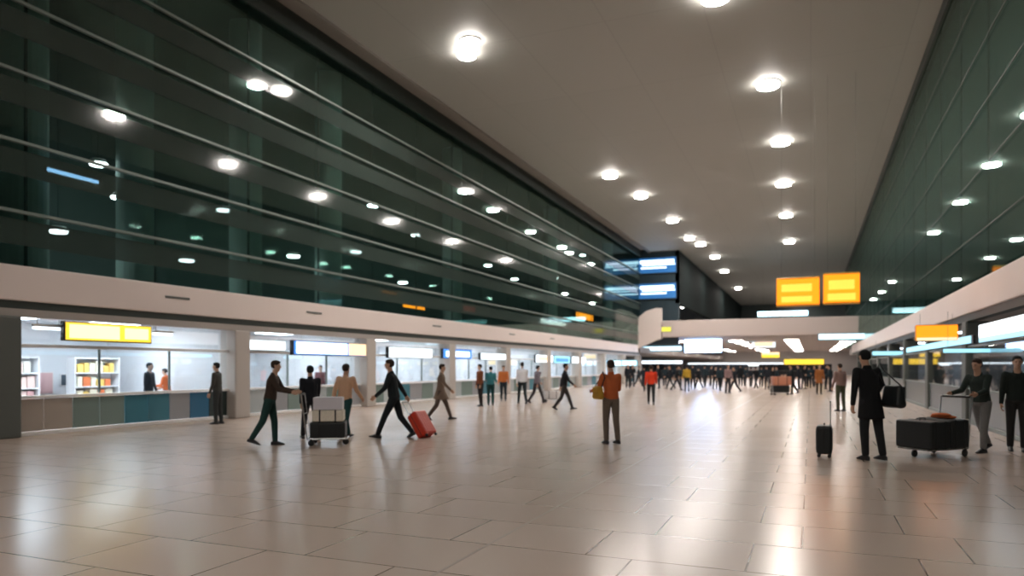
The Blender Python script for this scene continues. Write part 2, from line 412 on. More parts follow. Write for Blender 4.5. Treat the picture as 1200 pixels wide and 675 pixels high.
hsign(824, 404, 43, 20, 80, C_SCREEN, 'big glowing white screen hanging below the bridge', None, hang=BRB, name='display_screen', cat='screen')
hsign(775, 408.5, 48, 6, 79, C_CYAN, 'long thin pale blue light strip left of the big white screen', [(.02, .98, .2, .8, C_WHITE)], hang=BRB, name='light_strip', cat='light')
hsign(729, 425.5, 37, 7, 62, C_CYAN, 'rounded pale cyan sign above the orange jacketed traveller', [(.06, .46, .2, .8, C_WHITE), (.54, .94, .2, .8, C_WHITE)], hang=2.9 + .3, name='hanging_sign')
hsign(986, 394.5, 50, 7.5, 60, C_CYAN, 'long cyan light box hanging below the right end of the bridge', [(.02, .98, .2, .85, C_WHITE)], hang=BRB - .2, name='light_box')
hsign(917, 367.5, 56, 6, 84, glow('strip_cyan_bright', (.5, .85, 1.0), 4.0), 'cyan and white light strip standing above the bridge parapet under the amber signs', [(.45, .98, .3, .9, C_WHITE)], hang=HC, name='light_strip', cat='light')
hsign(868, 397, 34, 8, 86, C_CYAN, 'cyan information panel right of the big white screen', [(.0, .25, .1, .9, Y_LEM), (.3, .7, .3, .9, C_WHITE)], hang=BRB, name='information_panel')
hsign(895, 404, 26, 7, 88, C_DIM, 'small white panel below and right of the cyan information panel', [(.1, .9, .2, .9, C_PEACH)], hang=BRB, name='information_panel')
hsign(903, 416, 20, 7, 92, Y_LEM, 'small lemon yellow sign left of a longer yellow one at the far end', [(.02, .98, .55, .98, C_PEACH)], hang=BRB, name='hanging_sign')
hsign(942, 424, 44, 7, 70, Y_LEM, 'wide flat lemon yellow sign low at the far end above the crowd', None, hang=BRB, name='hanging_sign')
hsign(1043, 414, 38, 5, 40, C_CYAN, 'short cyan light strip behind the dark coated traveller', None, hang=FB, name='light_strip', cat='light')
hsign(781, 386, 11, 6, 70, glow('sign_olive', (.75, .72, .08), .7), 'small dull yellow sign in front of the left end of the bridge', None, hang=HC)
# far screens on the dark return wall
for k, (pyc, txt) in enumerate(((311, 'upper'), (341, 'lower'))):
    c = on_y(770, pyc, YW - .12); w = 3.9; h = 1.55
    t = empty('display_screen', (c.x, YW - .01, c.z - h / 2)); tag(t, '%s of the two blue glowing screens on the dark wall where the glazing ends' % txt, 'screen')
    bm = B(); box(bm, (-w / 2 - .1, -.18, -.1), (w / 2 + .1, 0, h + .1), .03); obj('casing', bm, M_BLACK, t)
    bm = B(); box(bm, (-w / 2, -.2, 0), (w / 2, -.185, h), .003); obj('screen', bm, glow('screen_blue', (0.03, 0.16, 0.42), .5), t)
    for q, (z0, z1, x0, x1) in enumerate(((1.0, 1.32, -.9, .9), (.78, .9, -.8, .95), (.45, .6, -.85, .5))):
        bm = B(); box(bm, (x0 * w / 2, -.21, z0), (x1 * w / 2, -.2, z1), .003); obj('text_row', bm, glow('screen_text', (0.6, 0.78, 1.0), 2.2), t)

# upper far level: lights behind the bridge
p = on_y(820, 358, 110)
hsign(822, 358.5, 48, 4, 112, glow('strip_white_bright', (1.0, .93, .88), 14.0), 'thin white light strip high behind the bridge by the inner wall', [(.02, .98, .2, .85, C_WHITE)], hang=HC, name='light_strip', cat='light')

# ------------------------------------------------------------------ shops on the left
BAYS = [10.2 + 7.1 * k for k in range(-3, 10)]
for i, y in enumerate(BAYS):
    bm = B(); dark = i in (3,)
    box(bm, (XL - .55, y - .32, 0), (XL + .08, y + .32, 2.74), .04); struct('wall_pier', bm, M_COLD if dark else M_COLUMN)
    if i < len(BAYS) - 1:
        bm = B(); box(bm, (-25.9, y - .08, 0), (XL - .55, y + .08, FB)); struct('wall_partition', bm, M_WHITE)
bm = B(); box(bm, (-22.6, Y0, 0), (-22.4, YW, FB)); struct('wall_shops', bm, M_WHITE)
bm = B(); box(bm, (-22.4, Y0, 2.98), (XL - .5, YW, 3.1)); struct('ceiling_shops', bm, M_WHITE)
PANEL = {'sand': (0.42, 0.36, 0.31), 'sage': (0.20, 0.27, 0.25), 'teal': (0.05, 0.20, 0.27), 'blue': (0.03, 0.15, 0.28), 'grey': (0.33, 0.34, 0.36), 'dark': (0.03, 0.05, 0.05), 'pale': (0.45, 0.50, 0.52)}
def pmat(k): return mat('panel_' + k, PANEL[k], 0.25, spec=0.5)
bay_panels = {3: ['sand', 'sand', 'sage', 'sage', 'teal', 'teal', 'grey', 'blue', 'dark'], 4: ['pale', 'grey', 'sage', 'pale', 'sage', 'grey'], 5: ['sage', 'pale', 'teal', 'grey', 'sage', 'pale']}
ords = {3: 'first shop front, under the long yellow sign', 4: 'second shop front, under the blue and white sign', 5: 'third shop front, behind the red suitcase', 6: 'fourth shop front from the left', 7: 'fifth shop front from the left',
        8: 'sixth shop front from the left', 9: 'seventh shop front from the left', 10: 'eighth shop front from the left', 11: 'farthest shop front before the parapet sweeps up'}
for i in range(3, len(BAYS) - 1):
    ya, yb = BAYS[i] + .32, BAYS[i + 1] - .32; L = yb - ya
    t = empty('window_%d' % (i + 3), (XL - .28, ya, 0)); tag(t, 'glazed ' + ords.get(i, 'shop front beside the camera at the left'), 'shop front', kind='structure')
    bm = B(); box(bm, (-.06, 0, 0), (.08, L, .09), .01); obj('sill', bm, M_RAIL, t)
    bm = B(); box(bm, (-.03, 0, .86), (.09, L, .93), .015); obj('rail', bm, M_RAIL, t)
    bm = B(); box(bm, (-.06, 0, 2.05), (.07, L, 2.13), .01); obj('header', bm, M_RAIL, t)
    pl = bay_panels.get(i, ['pale', 'sage', 'grey', 'teal', 'pale'])
    for k, q in enumerate(pl):
        bm = B(); box(bm, (-.02, L * k / len(pl) + .01, .1), (.02, L * (k + 1) / len(pl) - .01, .85), .004); obj('lower_panel', bm, pmat(q), t)
    bm = B(); box(bm, (-.008, 0, .94), (.008, L, 2.05)); obj('pane', bm, G_SHOP, t)
    bm = B(); box(bm, (-.008, 0, 2.14), (.008, L, 2.73)); obj('upper_pane', bm, G_SHOP, t)
    for k in (1, 2):
        bm = B(); box(bm, (-.03, L * k / 3 - .02, .94), (.03, L * k / 3 + .02, 2.05), .005); obj('mullion', bm, M_FRAME, t)
    # ceiling lights of the shop
    for k in range(2):
        u = empty('shop_ceiling_light', (-19.3, ya + L * (k + .5) / 2, 2.98)); tag(u, 'square white ceiling panel light inside the ' + ords.get(i, 'nearest shop out of frame'), 'ceiling light', 'ceiling panels inside the ' + ords.get(i, ''))
        bm = B(); box(bm, (-.78, -.78, -.05), (.78, .78, 0), .01); obj('frame', bm, M_RAIL, u)
        bm = B(); box(bm, (-.72, -.72, -.07), (.72, .72, -.051)); obj('diffuser', bm, glow('shop_panel', (0.80, 0.90, 1.0), 13.0), u)

# furnishing of the shops: shelving with goods, wall posters
random.seed(3)
def rack(x, y, rz, w, label, colors, h=1.9):
    t = empty('shelving_unit', (x, y, 0), rz); tag(t, label, 'shelf')
    for s in (-1, 1): bm = B(); box(bm, (s * w / 2 - .02, -.2, 0), (s * w / 2 + .02, .2, h), .005); obj('side_panel', bm, M_WHITE, t)
    zs = (.12, .55, .98, 1.41, h - .03)
    for z in zs: bm = B(); box(bm, (-w / 2 + .02, -.2, z - .015), (w / 2 - .02, .2, z + .015)); obj('shelf', bm, M_WHITE, t)
    bm = B(); box(bm, (-w / 2 + .02, .18, .1), (w / 2 - .02, .2, h)); obj('back_panel', bm, M_WHITE, t)
    return t, zs
cid = 0
def goods(t, zs, w, cols, where):
    mats_ = [fabric(c) for c in cols]
    mx = Matrix.Translation(t.location) @ Matrix.Rotation(t.rotation_euler.z, 4, 'Z')
    for z in zs[1:4]:
        x = -w / 2 + .12
        while x < w / 2 - .29:
            ww = random.uniform(.14, .26); hh = random.uniform(.2, .36)
            bm = B(); box(bm, (0, -.13, 0), (ww, .10, hh), .008)
            m = random.choice(mats_)
            o = obj('boxed_product', bm, m); o.matrix_world = mx @ Matrix.Translation((x, 0, z + .016))
            tag(o, 'small packaged product standing on the ' + where, 'package', 'packages on the ' + where)
            x += ww + .03
SH = [(13.0, (-20.9), 1.5, 'white shelving unit with pink and cream packages inside the first shop, left end', [(.75, .45, .45), (.8, .6, .55), (.7, .68, .6)], 'pink goods shelf of the first shop'),
      (15.6, (-20.9), 1.5, 'white shelving unit with yellow and orange packages inside the first shop, right end', [(.8, .55, .15), (.7, .2, .08), (.75, .7, .55)], 'orange goods shelf of the first shop'),
      (21.2, (-20.9), 1.6, 'white shelving unit with blue grey packages inside the second shop', [(.3, .42, .6), (.6, .65, .7), (.5, .3, .3)], 'blue goods shelf of the second shop'),
      (28.2, (-20.9), 1.6, 'white shelving unit with teal packages inside the third shop', [(.1, .4, .42), (.6, .65, .7), (.2, .3, .4)], 'teal goods shelf of the third shop')]
for (y, x, w, lab, cols, where) in SH:
    t, zs = rack(x, y, R(90), w, lab, cols); goods(t, zs, w, cols, where)
for (px0, px1, yt, yb, c, lab) in ((14, 62, 436, 462, (.78, .50, .50), 'pale pink poster on the back wall of the first shop'), (138, 156, 432, 460, (.8, .55, .58), 'narrow rose poster near the middle of the first shop'),
                                   (70, 92, 438, 452, (.10, .13, .16), 'small dark poster beside the pale pink one')):
    X = -22.38; a = on_x(px0, yt, X); b = on_x(px1, yb, X)
    t = empty('poster', (X, (a.y + b.y) / 2, b.z)); tag(t, lab, 'poster')
    w = b.y - a.y; h = a.z - b.z
    bm = B(); box(bm, (0, -w / 2, 0), (.03, w / 2, h), .004); obj('frame', bm, M_RAIL, t)
    bm = B(); box(bm, (.031, -w / 2 + .03, .03), (.036, w / 2 - .03, h - .03)); obj('print', bm, fabric(c), t)

# ------------------------------------------------------------------ shops on the right
RB = [-12.0 + 7.2 * k for k in range(0, 13)]
for i, y in enumerate(RB):
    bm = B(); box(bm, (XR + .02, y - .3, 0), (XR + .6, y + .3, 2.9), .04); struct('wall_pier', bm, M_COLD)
bm = B(); box(bm, (8.0, Y0, 0), (8.2, 84, FB)); struct('wall_shops_right', bm, mat('grey_shop_wall', (0.30, 0.32, 0.35), 0.7))
for i in range(len(RB) - 1):
    ya, yb = RB[i] + .3, RB[i + 1] - .3; L = yb - ya
    t = empty('window_%d' % (i + 20), (XR + .12, ya, 0)); tag(t, 'dark glazed shop front along the right wall', 'shop front', kind='structure')
    bm = B(); box(bm, (-.06, 0, 0), (.06, L, .1), .01); obj('sill', bm, M_FRAME, t)
    bm = B(); box(bm, (-.05, 0, .95), (.05, L, 1.0), .01); obj('rail', bm, M_FRAME, t)
    bm = B(); box(bm, (-.05, 0, 2.15), (.05, L, 2.22), .01); obj('header', bm, M_FRAME, t)
    bm = B(); box(bm, (-.02, 0, .1), (.02, L, .95)); obj('lower_panel', bm, mat('panel_slate', (.10, .12, .12), .3), t)
    bm = B(); box(bm, (-.008, 0, 1.0), (.008, L, 2.15)); obj('pane', bm, G_SHOP, t)
    if ya > 12 and i % 2 == 0:
        u = empty('shop_ceiling_light', (6.2, ya + L / 2, FB)); tag(u, 'square ceiling panel light inside the shops along the right wall', 'ceiling light', 'right shop ceiling lights')
        bm = B(); box(bm, (-.6, -.6, -.05), (.6, .6, 0), .01); obj('frame', bm, M_RAIL, u)
        bm = B(); box(bm, (-.55, -.55, -.07), (.55, .55, -.051)); obj('diffuser', bm, glow('shop_panel_right', (0.75, 0.88, 1.0), 7.0), u)
wsign(1147, 1215, 372, 398, C_CYAN, 'wide white and cyan lightbox sign at the right edge under the fascia', [(.02, .98, .30, .95, C_WHITE)], X=XR - .05, x_face='x-')
wsign(1062, 1140, 400, 408, C_CYAN, 'long thin cyan light strip along the right shops below the amber sign', None, X=XR - .02, x_face='x-', name='light_strip', depth=.08, cat='light')
hsign(1132, 411, 48, 5, 19, C_CYAN, 'short pale cyan light strip right of the amber sign, above the trolley traveller', None, hang=FB, name='light_strip', cat='light', th=.1)

# ------------------------------------------------------------------ far lower hall
for i, (pxa, pxb, y, z, m, lab) in enumerate(((700, 800, 424.5, 96, C_WHITE, 'left one of two bright white light rails above the far crowd'), (806, 925, 427, 104, C_WHITE, 'right one of two bright white light rails above the far crowd'))):
    hsign((pxa + pxb) / 2, y, pxb - pxa, 3.6, z, m, lab, hang=BRB, name='light_rail', cat='light', rods=4, th=.15)
for r, Yp in enumerate((86, 94, 104, 116, 130, 143)):  # panels added to brighten the dark soffit and the far hall
    for c, Xp in enumerate((-14, -8, -2, 4)):
        u = empty('added_soffit_light', (Xp, Yp, BRB)); tag(u, 'flat white panel light added to brighten the low hall beyond the bridge', 'ceiling light', 'added fill panels of the low ceiling beyond the bridge')
        bm = B(); box(bm, (-.8, -.3, -.05), (.8, .3, 0), .01); obj('frame', bm, M_RAIL, u)
        bm = B(); box(bm, (-.74, -.24, -.07), (.74, .24, -.051)); obj('diffuser', bm, glow('added_soffit_glow', (1.0, 0.95, 0.9), 45.0), u)
# counters at the far end
for i, (pxa, pxb, z, c, lab) in enumerate(((733, 792, 100, (.03, .045, .06), 'long dark service counter at the far left end'), (800, 880, 104, (.025, .03, .04), 'long black service counter at the middle of the far end'),
                                          (888, 975, 98, (.03, .03, .035), 'long dark service counter at the far right end'))):
    a = at_z(pxa, 430, z); b = at_z(pxb, 430, z); w = (b.x - a.x)
    t = empty('service_counter', ((a.x + b.x) / 2, a.y, 0)); tag(t, lab, 'counter')
    bm = B(); box(bm, (-w / 2, -.4, .1), (w / 2, .4, 1.05), .02); obj('body', bm, fabric(c), t)
    bm = B(); box(bm, (-w / 2 - .08, -.5, 1.05), (w / 2 + .08, .5, 1.12), .015); obj('worktop', bm, M_COLD, t)
    bm = B(); box(bm, (-w / 2 + .05, -.33, 0), (w / 2 - .05, .33, .1)); obj('plinth', bm, M_BLACK, t)
    bm = B(); box(bm, (-w / 2 + .1, .38, 1.12), (w / 2 - .1, .42, 2.0), .01); obj('back_screen', bm, fabric(c), t)
# ------------------------------------------------------------------ signs and added lamps inside the gallery behind the left glass
def gsign(px, py, wpx, hpx, m, lab, X=-18.0, name='gallery_sign', cat='sign', hang=True):
    a = on_x(px - wpx / 2, py, X); b = on_x(px + wpx / 2, py, X); c = on_x(px, py, X)
    z = (c - EYEV).dot(Vector((-ST, CT, 0))); h = hpx * z / F
    return sign_box(name, (X - .12, a.y, c.z - h / 2), (X, b.y, c.z + h / 2), m, lab, 'x+', M_BLACK, None, (HC + .2) if hang else None, cat)
for px, py in ((154, 151), (115, 192), (140, 231), (262, 246), (68, 271), (219, 305), (344, 300), (380, 314), (417, 295), (437, 241), (487, 275), (528, 329), (572, 311), (603, 327), (640, 293), (651, 326), (683, 299), (717, 309), (472, 331)):  # added lamps that stand in for dots of reflected ceiling light
    p = on_x(px, py, -19.4)
    t = empty('reflected_dot_lamp', p); tag(t, 'small white added lamp imitating a ceiling light reflection in the green glass wall', 'lamp', 'added lamps imitating reflections in the green glass')
    bm = B(); bmesh.ops.create_cone(bm, cap_ends=True, segments=16, radius1=.26, radius2=.20, depth=.12, matrix=Matrix.Translation((0, 0, .07))); obj('shade', bm, M_RAIL, t)
    bm = B(); bmesh.ops.create_cone(bm, cap_ends=True, segments=16, radius1=.22, radius2=.25, depth=.06, matrix=Matrix.Translation((0, 0, -.02))); obj('lens', bm, glow('reflected_dot_lens', (.95, .97, 1.0), 22.0), t)
    bm = B(); tube(bm, [(0, 0, .12), (0, 0, HC + .2 - p.z)], .008, 6); obj('cord', bm, M_BLACK, t)
GA = glow('gallery_amber', (1.0, .26, .01), 2.6); GW = glow('gallery_white', (.95, .95, .9), 7.0); GR = glow('gallery_red', (.8, .1, .06), 1.0); GB = glow('reflected_blue', (.35, .6, 1.0), 7.0)
gsign(685, 371, 20, 8, GA, 'glowing amber sign behind the green glass near its far end')
gsign(485, 360, 26, 3.5, GA, 'thin amber sign behind the green glass above the third shop')
gsign(456, 343, 18, 3, glow('gallery_orange', (.9, .25, .02), 1.6), 'dim orange sign behind the green glass, left of a white strip')
gsign(550, 362, 14, 6, GR, 'small dull red sign behind the green glass')
gsign(85, 206, 62, 5, GB, 'long blue white strip added to imitate a reflection in the green glass at far left', name='strip_light', cat='light')  # added glowing strip, imitates a blue reflection in the glass
gsign(648, 378, 30, 6, GW, 'whitish sign behind the green glass near the amber one')

# ------------------------------------------------------------------ people
SKIN = [(0.55, 0.33, 0.23), (0.62, 0.40, 0.29), (0.36, 0.20, 0.13)]
def fwd(a, ln):                         # a: angle forward from straight down, in the sagittal plane
    return Vector((0, math.sin(a) * ln, -math.cos(a) * ln))
def skeleton(P):
    """joint positions of a 1.75 m figure facing +Y"""
    J = {}
    lean = R(P.get('lean', 3)); z0 = .92
    hipc = Vector((0, 0, z0)); up = Vector((0, math.sin(lean), math.cos(lean)))
    J['pelvis'] = hipc + up * .03; J['waist'] = hipc + up * .17; J['chest'] = hipc + up * .36; J['neck'] = hipc + up * .535
    hl = R(P.get('head', 0)); hup = Vector((0, math.sin(lean * .4 + hl), math.cos(lean * .4 + hl)))
    J['head'] = J['neck'] + hup * .152 + Vector((0, .015, 0)); J['hup'] = hup
    for s, n in ((-1, 'l'), (1, 'r')):
        a, k = (R(v) for v in P.get('leg_' + n, (0, 3)))
        h = hipc + Vector((s * .092, 0, -.02))
        kn = h + fwd(a, .43) + Vector((s * .008, 0, 0)); an = kn + fwd(a - k, .41)
        J['hip_' + n] = h; J['knee_' + n] = kn; J['ank_' + n] = an
        J['foot_' + n] = R(P.get('toe_' + n, 0))      # heel raised when positive
        sh = hipc + up * .475 + Vector((s * .185, 0, 0))
        f, ab, e = (R(v) for v in P.get('arm_' + n, (0, 7, 12)))
        ua = Vector((s * math.sin(ab), math.sin(f) * math.cos(ab), -math.cos(f) * math.cos(ab))) * .29
        inn = R(P.get('in_' + n, 0))
        fa = Vector((s * math.sin(ab) * .6 - s * math.sin(inn), math.sin(f + e), -math.cos(f + e)))
        fa.normalize(); el = sh + ua; wr = el + fa * .255
        J['sh_' + n] = sh; J['el_' + n] = el; J['wr_' + n] = wr; J['fa_' + n] = fa
    low = 9
    for n in 'lr':
        low = min(low, J['ank_' + n].z - .085 )
    for k, v in J.items():
        if isinstance(v, Vector) and k not in ('hup',) and not k.startswith('fa_'): J[k] = v - Vector((0, 0, low))
    J['lift'] = low
    return J

def head_parts(bm, J, hi):
    c = J['head']; q = Vector((0, 0, 1)).rotation_difference(J['hup']); tr = R(J.get('turn', 0))
    M = Matrix.Translation(c) @ q.to_matrix().to_4x4() @ Matrix.Rotation(tr, 4, 'Z')
    hull(bm, ((0, -.012, .035), (.074, .092, .082)), ((0, .022, -.052), (.052, .058, .04)), M=M, n=14)
    hull(bm, ((0, .045, -.085), (.028, .03, .02)), ((0, .03, -.06), (.045, .05, .03)), M=M)
    hull(bm, ((0, .082, .022), (.008, .012, .012)), ((0, .102, -.012), (.014, .014, .010)), M=M)      # nose
    hull(bm, ((-.03, .072, .038), (.02, .012, .008)), ((.03, .072, .038), (.02, .012, .008)), M=M)     # brow
    hull(bm, ((-.014, .080, -.045), (.014, .008, .007)), ((.014, .080, -.045), (.014, .008, .007)), M=M)
    for s in (-1, 1):
        hull(bm, ((s * .077, -.012, .02), (.010, .018, .022)), ((s * .073, -.004, -.012), (.008, .012, .014)), M=M)
    hull(bm, (J['neck'] + Vector((0, -.005, -.05)), .066), (c + Vector((0, -.015, -.07)), .056))
    J['HM'] = M

def hand(bm, J, n, curl=35, fr=.0088):
    s = -1 if n == 'l' else 1
    d = J['fa_' + n].normalized()
    inward = Vector((-s, 0, 0)); nrm = (inward - d * inward.dot(d)).normalized()      # palm faces the body
    w = d.cross(nrm); 
    if w.y < 0 and abs(d.z) > .5: w = -w
    if abs(d.z) <= .5 and w.z < 0: w = -w                                                # thumb side
    o = J['wr_' + n]
    def P(a, b, c): return o + d * a + w * b + nrm * c
    hull(bm, (P(.0, 0, 0), .026), (P(.03, .018, .002), .017), (P(.03, -.018, .002), .016), (P(.085, .030, .002), .013), (P(.082, -.030, .002), .012))
    L = [(.032, .078, .036), (.011, .086, .040), (-.011, .080, .038), (-.032, .064, .030)]
    for k, (b, ln, _) in enumerate(L):
        p = P(.085 - abs(b) * .1, b, .0); dirn = d.copy(); ang = R(curl * (.5 + .1 * k))
        r0 = fr
        for seg, frac in enumerate((.46, .30, .24)):
            dirn = (d * math.cos(ang) + nrm * math.sin(ang)).normalized()
            p2 = p + dirn * ln * frac
            hull(bm, (p, r0), (p2, r0 * .93), n=8); p = p2; r0 *= .93; ang += R(curl)
    p = P(.022, .026, .006); d1 = (d * .72 + w * .55 + nrm * .42).normalized(); p2 = p + d1 * .042
    hull(bm, (p, .013), (p2, .0105), n=8)
    d2 = (d * .9 + w * .12 + nrm * .45).normalized(); hull(bm, (p2, .0105), (p2 + d2 * .034, .0092), n=8)

def body_mesh(P, hi, coat):
    J = skeleton(P); J['turn'] = P.get('turn', 0)
    vox = .0075 if hi else .013
    bm = B(); head_parts(bm, J, hi)
    hull(bm, (J['neck'] + Vector((0, -.01, -.04)), (.07, .06, .04)), (J['chest'], (.15, .095, .10)))
    hull(bm, (J['chest'], (.15, .095, .10)), (J['waist'], (.125, .085, .06)))
    hull(bm, (J['waist'], (.125, .085, .06)), (J['pelvis'], (.15, .10, .08)))
    for n in 'lr':
        hull(bm, (J['sh_' + n], .048), (J['chest'] + (J['sh_' + n] - J['chest']) * .5, .07))
        hull(bm, (J['sh_' + n], .048), (J['el_' + n], .036)); hull(bm, (J['el_' + n], .037), (J['wr_' + n], .024))
        hull(bm, (J['hip_' + n], .085), (J['knee_' + n], .052)); hull(bm, (J['knee_' + n], .052), (J['knee_' + n].lerp(J['ank_' + n], .3), .054), (J['ank_' + n], .034))
        hand(bm, J, n, P.get('curl', 35), .0092 if hi else .0115)
    body = remesh(bm, vox, 2 if hi else 1)
    # top
    bm = B(); T = 1.0
    hull(bm, (J['neck'] + Vector((0, -.012, -.045)), (.085, .072, .035)), (J['chest'] + Vector((0, 0, .02)), (.182, .125, .11)))
    hull(bm, (J['chest'], (.182, .125, .10)), (J['waist'], (.165, .118, .06)))
    hem = J['pelvis'] + Vector((0, 0, -.02 if not coat else 0))
    hull(bm, (J['waist'], (.165, .118, .06)), (hem, (.178, .13, .05)))
    if coat:
        yy = (J['knee_l'].y + J['knee_r'].y) / 2
        kz = (J['knee_l'].z + J['knee_r'].z) / 2 + (.02 if coat == 'long' else .17)
        hull(bm, (hem, (.178, .13, .05)), (Vector((0, hem.y + (yy - hem.y) * .8, kz)), (.20, .17 + abs(J['knee_l'].y - J['knee_r'].y) * .28, .02)), n=16)
    for n in 'lr':
        hull(bm, (J['sh_' + n] + Vector((0, 0, -.005)), .066), (J['chest'] + (J['sh_' + n] - J['chest']) * .5, .09))
        hull(bm, (J['sh_' + n] + Vector((0, 0, -.005)), .066), (J['el_' + n], .052)); hull(bm, (J['el_' + n], .052), (J['wr_' + n] - J['fa_' + n] * .012, .039))
    hull(bm, (J['neck'] + Vector((0, -.012, -.02)), (.072, .066, .018)), (J['neck'] + Vector((0, -.018, .02)), (.066, .062, .014)))
    topm = remesh(bm, .011 if hi else .018, 2)
    bm = B()
    hull(bm, (J['waist'] + Vector((0, 0, -.05)), (.150, .105, .03)), (J['pelvis'] + Vector((0, 0, -.04)), (.165, .12, .07)))
    for n in 'lr':
        hull(bm, (J['hip_' + n], .098), (J['knee_' + n], .070)); hull(bm, (J['knee_' + n], .070), (J['ank_' + n] + Vector((0, 0, .02)), .056))
        hull(bm, (J['pelvis'] + Vector((0, 0, -.03)), (.14, .11, .06)), (J['hip_' + n], .098))
    trm = remesh(bm, .011 if hi else .018, 2)
    shoes = []
    for n in 'lr':
        a = J['ank_' + n]; t = J['foot_' + n]
        M = Matrix.Translation(a) @ Matrix.Rotation(-t, 4, 'X')
        bm = B()
        hull(bm, ((0, -.055, -.045), (.036, .035, .036)), ((0, .0, -.02), (.040, .045, .04)), ((0, .12, -.058), (.044, .05, .024)), M=M)
        hull(bm, ((0, .11, -.060), (.045, .045, .022)), ((0, .165, -.066), (.036, .03, .016)), M=M)
        hull(bm, ((0, -.055, -.075), (.038, .04, .010)), ((0, .10, -.075), (.047, .05, .010)), ((0, .165, -.075), (.036, .035, .010)), M=M)
        hull(bm, ((0, 0, .01), .043), ((0, 0, -.03), .042), M=M)
        shoes.append(remesh(bm, .009 if hi else .014, 1))
    return J, body, topm, trm, shoes

def hair_mesh(J, style, hi):
    M = J['HM']; bm = B()
    hull(bm, ((0, -.025, .052), (.084, .094, .080)), ((0, -.035, .0), (.080, .075, .05)), M=M, n=14)
    hull(bm, ((0, .035, .092), (.055, .04, .03)), ((0, -.02, .085), (.07, .07, .05)), M=M)
    if style == 'long':
        hull(bm, ((0, -.05, .0), (.085, .062, .05)), ((0, -.075, -.16), (.085, .035, .04)), M=M)
        for s in (-1, 1): hull(bm, ((s * .075, .0, .02), (.02, .035, .04)), ((s * .08, -.02, -.12), (.022, .03, .03)), M=M)
    elif style == 'bun':
        hull(bm, ((0, -.12, .05), (.042, .038, .042)), ((0, -.09, .05), (.03, .03, .03)), M=M)
    return remesh(bm, .009 if hi else .015, 2)

POSES = {
 'stand': dict(leg_l=(3, 5), leg_r=(-3, 3), arm_l=(4, 8, 14), arm_r=(-2, 8, 12)),
 'stand_bent': dict(leg_l=(5, 5), leg_r=(-4, 4), arm_l=(15, 8, 70), arm_r=(10, 8, 60), lean=5, head=12),
 'walk': dict(leg_l=(24, 6), leg_r=(-14, 22), toe_r=28, toe_l=-8, arm_l=(-22, 7, 12), arm_r=(22, 7, 24), lean=5),
 'walk_b': dict(leg_r=(24, 6), leg_l=(-14, 22), toe_l=28, toe_r=-8, arm_r=(-22, 7, 12), arm_l=(22, 7, 24), lean=5),
 'pull': dict(leg_l=(26, 6), leg_r=(-16, 20), toe_r=28, toe_l=-8, arm_l=(18, 7, 30), arm_r=(-34, 12, 4), lean=9),
 'push': dict(leg_l=(10, 8), leg_r=(-16, 14), toe_r=18, arm_l=(28, 8, 50), arm_r=(28, 8, 50), lean=10, head=4),
 'lean': dict(leg_l=(2, 6), leg_r=(-8, 5), arm_l=(-6, 12, 6), arm_r=(24, 34, 30), lean=10, head=8),
 'carry': dict(leg_l=(5, 8), leg_r=(-5, 6), arm_l=(18, 10, 62), arm_r=(16, 10, 58), lean=2),
}
CACHE = {}
def person_meshes(pose, hi, coat):
    k = (pose, hi, coat)
    if k not in CACHE: CACHE[k] = body_mesh(POSES[pose], hi, coat)
    return CACHE[k]
HCACHE = {}
def setmat(o, m):
    if not o.data.materials: o.data.materials.append(None)
    o.material_slots[0].link = 'OBJECT'; o.material_slots[0].material = m
EYE_M = mat('eye_white', (.7, .7, .68), .2)
def person(pos, heading, pose, label, top, bottom, hair, H=1.75, coat=None, style='short', skin=0, shoe=(.015, .015, .018), hi=False, group=None):
    """heading: degrees, direction faced, 0 = +Y (down the hall), positive = to the left"""
    J, body, tm, tr, shoes = person_meshes(pose, hi, coat)
    hk = (pose, hi, style)
    if hk not in HCACHE: HCACHE[hk] = hair_mesh(J, style, hi)
    sk = mat('skin_%d' % skin, SKIN[skin], .55, spec=.4)
    b = link('person', body); setmat(b, sk)
    low = 0
    b.location = (pos[0], pos[1], 0); b.rotation_euler = (0, 0, R(heading)); s = H / 1.75; b.scale = (s, s, s)
    tag(b, label, 'person', group)
    o = link('coat' if coat else 'jacket', tm, b); setmat(o, fabric(top))
    o = link('trousers', tr, b); setmat(o, fabric(bottom))
    for m in shoes: o = link('shoe', m, b); setmat(o, mat('shoe_%d' % int(shoe[0] * 999), shoe, .45))
    o = link('hair', HCACHE[hk], b); setmat(o, fabric(hair))
    if hi:
        key = ('eye', pose)
        if key not in HCACHE:
            bm = B()
            HCACHE[key] = []
            bm.free()
            for q in (-1, 1):
                bm = B(); hull(bm, ((q * .031, .0765, .020), (.013, .006, .007)), M=J['HM'])
                me = bpy.data.meshes.new('eye'); bm.to_mesh(me); bm.free()
                me.materials.append(mat('eye_dark', (.04, .03, .025), .2)); HCACHE[key].append(me)
        for me in HCACHE[key]: link('eye', me, b)
        key = ('mouth', pose)
        if key not in HCACHE:
            bm = B(); hull(bm, ((-.016, .0835, -.045), (.006, .004, .0025)), ((.016, .0835, -.045), (.006, .004, .0025)), M=J['HM'])
            me = bpy.data.meshes.new('lips'); bm.to_mesh(me); bm.free(); me.materials.append(mat('lips', (.35, .13, .11), .5)); HCACHE[key] = me
        link('lips', HCACHE[key], b)
    mw = Matrix.Translation((pos[0], pos[1], 0)) @ Matrix.Rotation(R(heading), 4, 'Z') @ Matrix.Scale(s, 4)
    def hd(n): return mw @ (J['wr_' + n] + J['fa_' + n] * .085)
    return b, hd
def foot(px, py): p = ground(px, py); return (p.x, p.y)
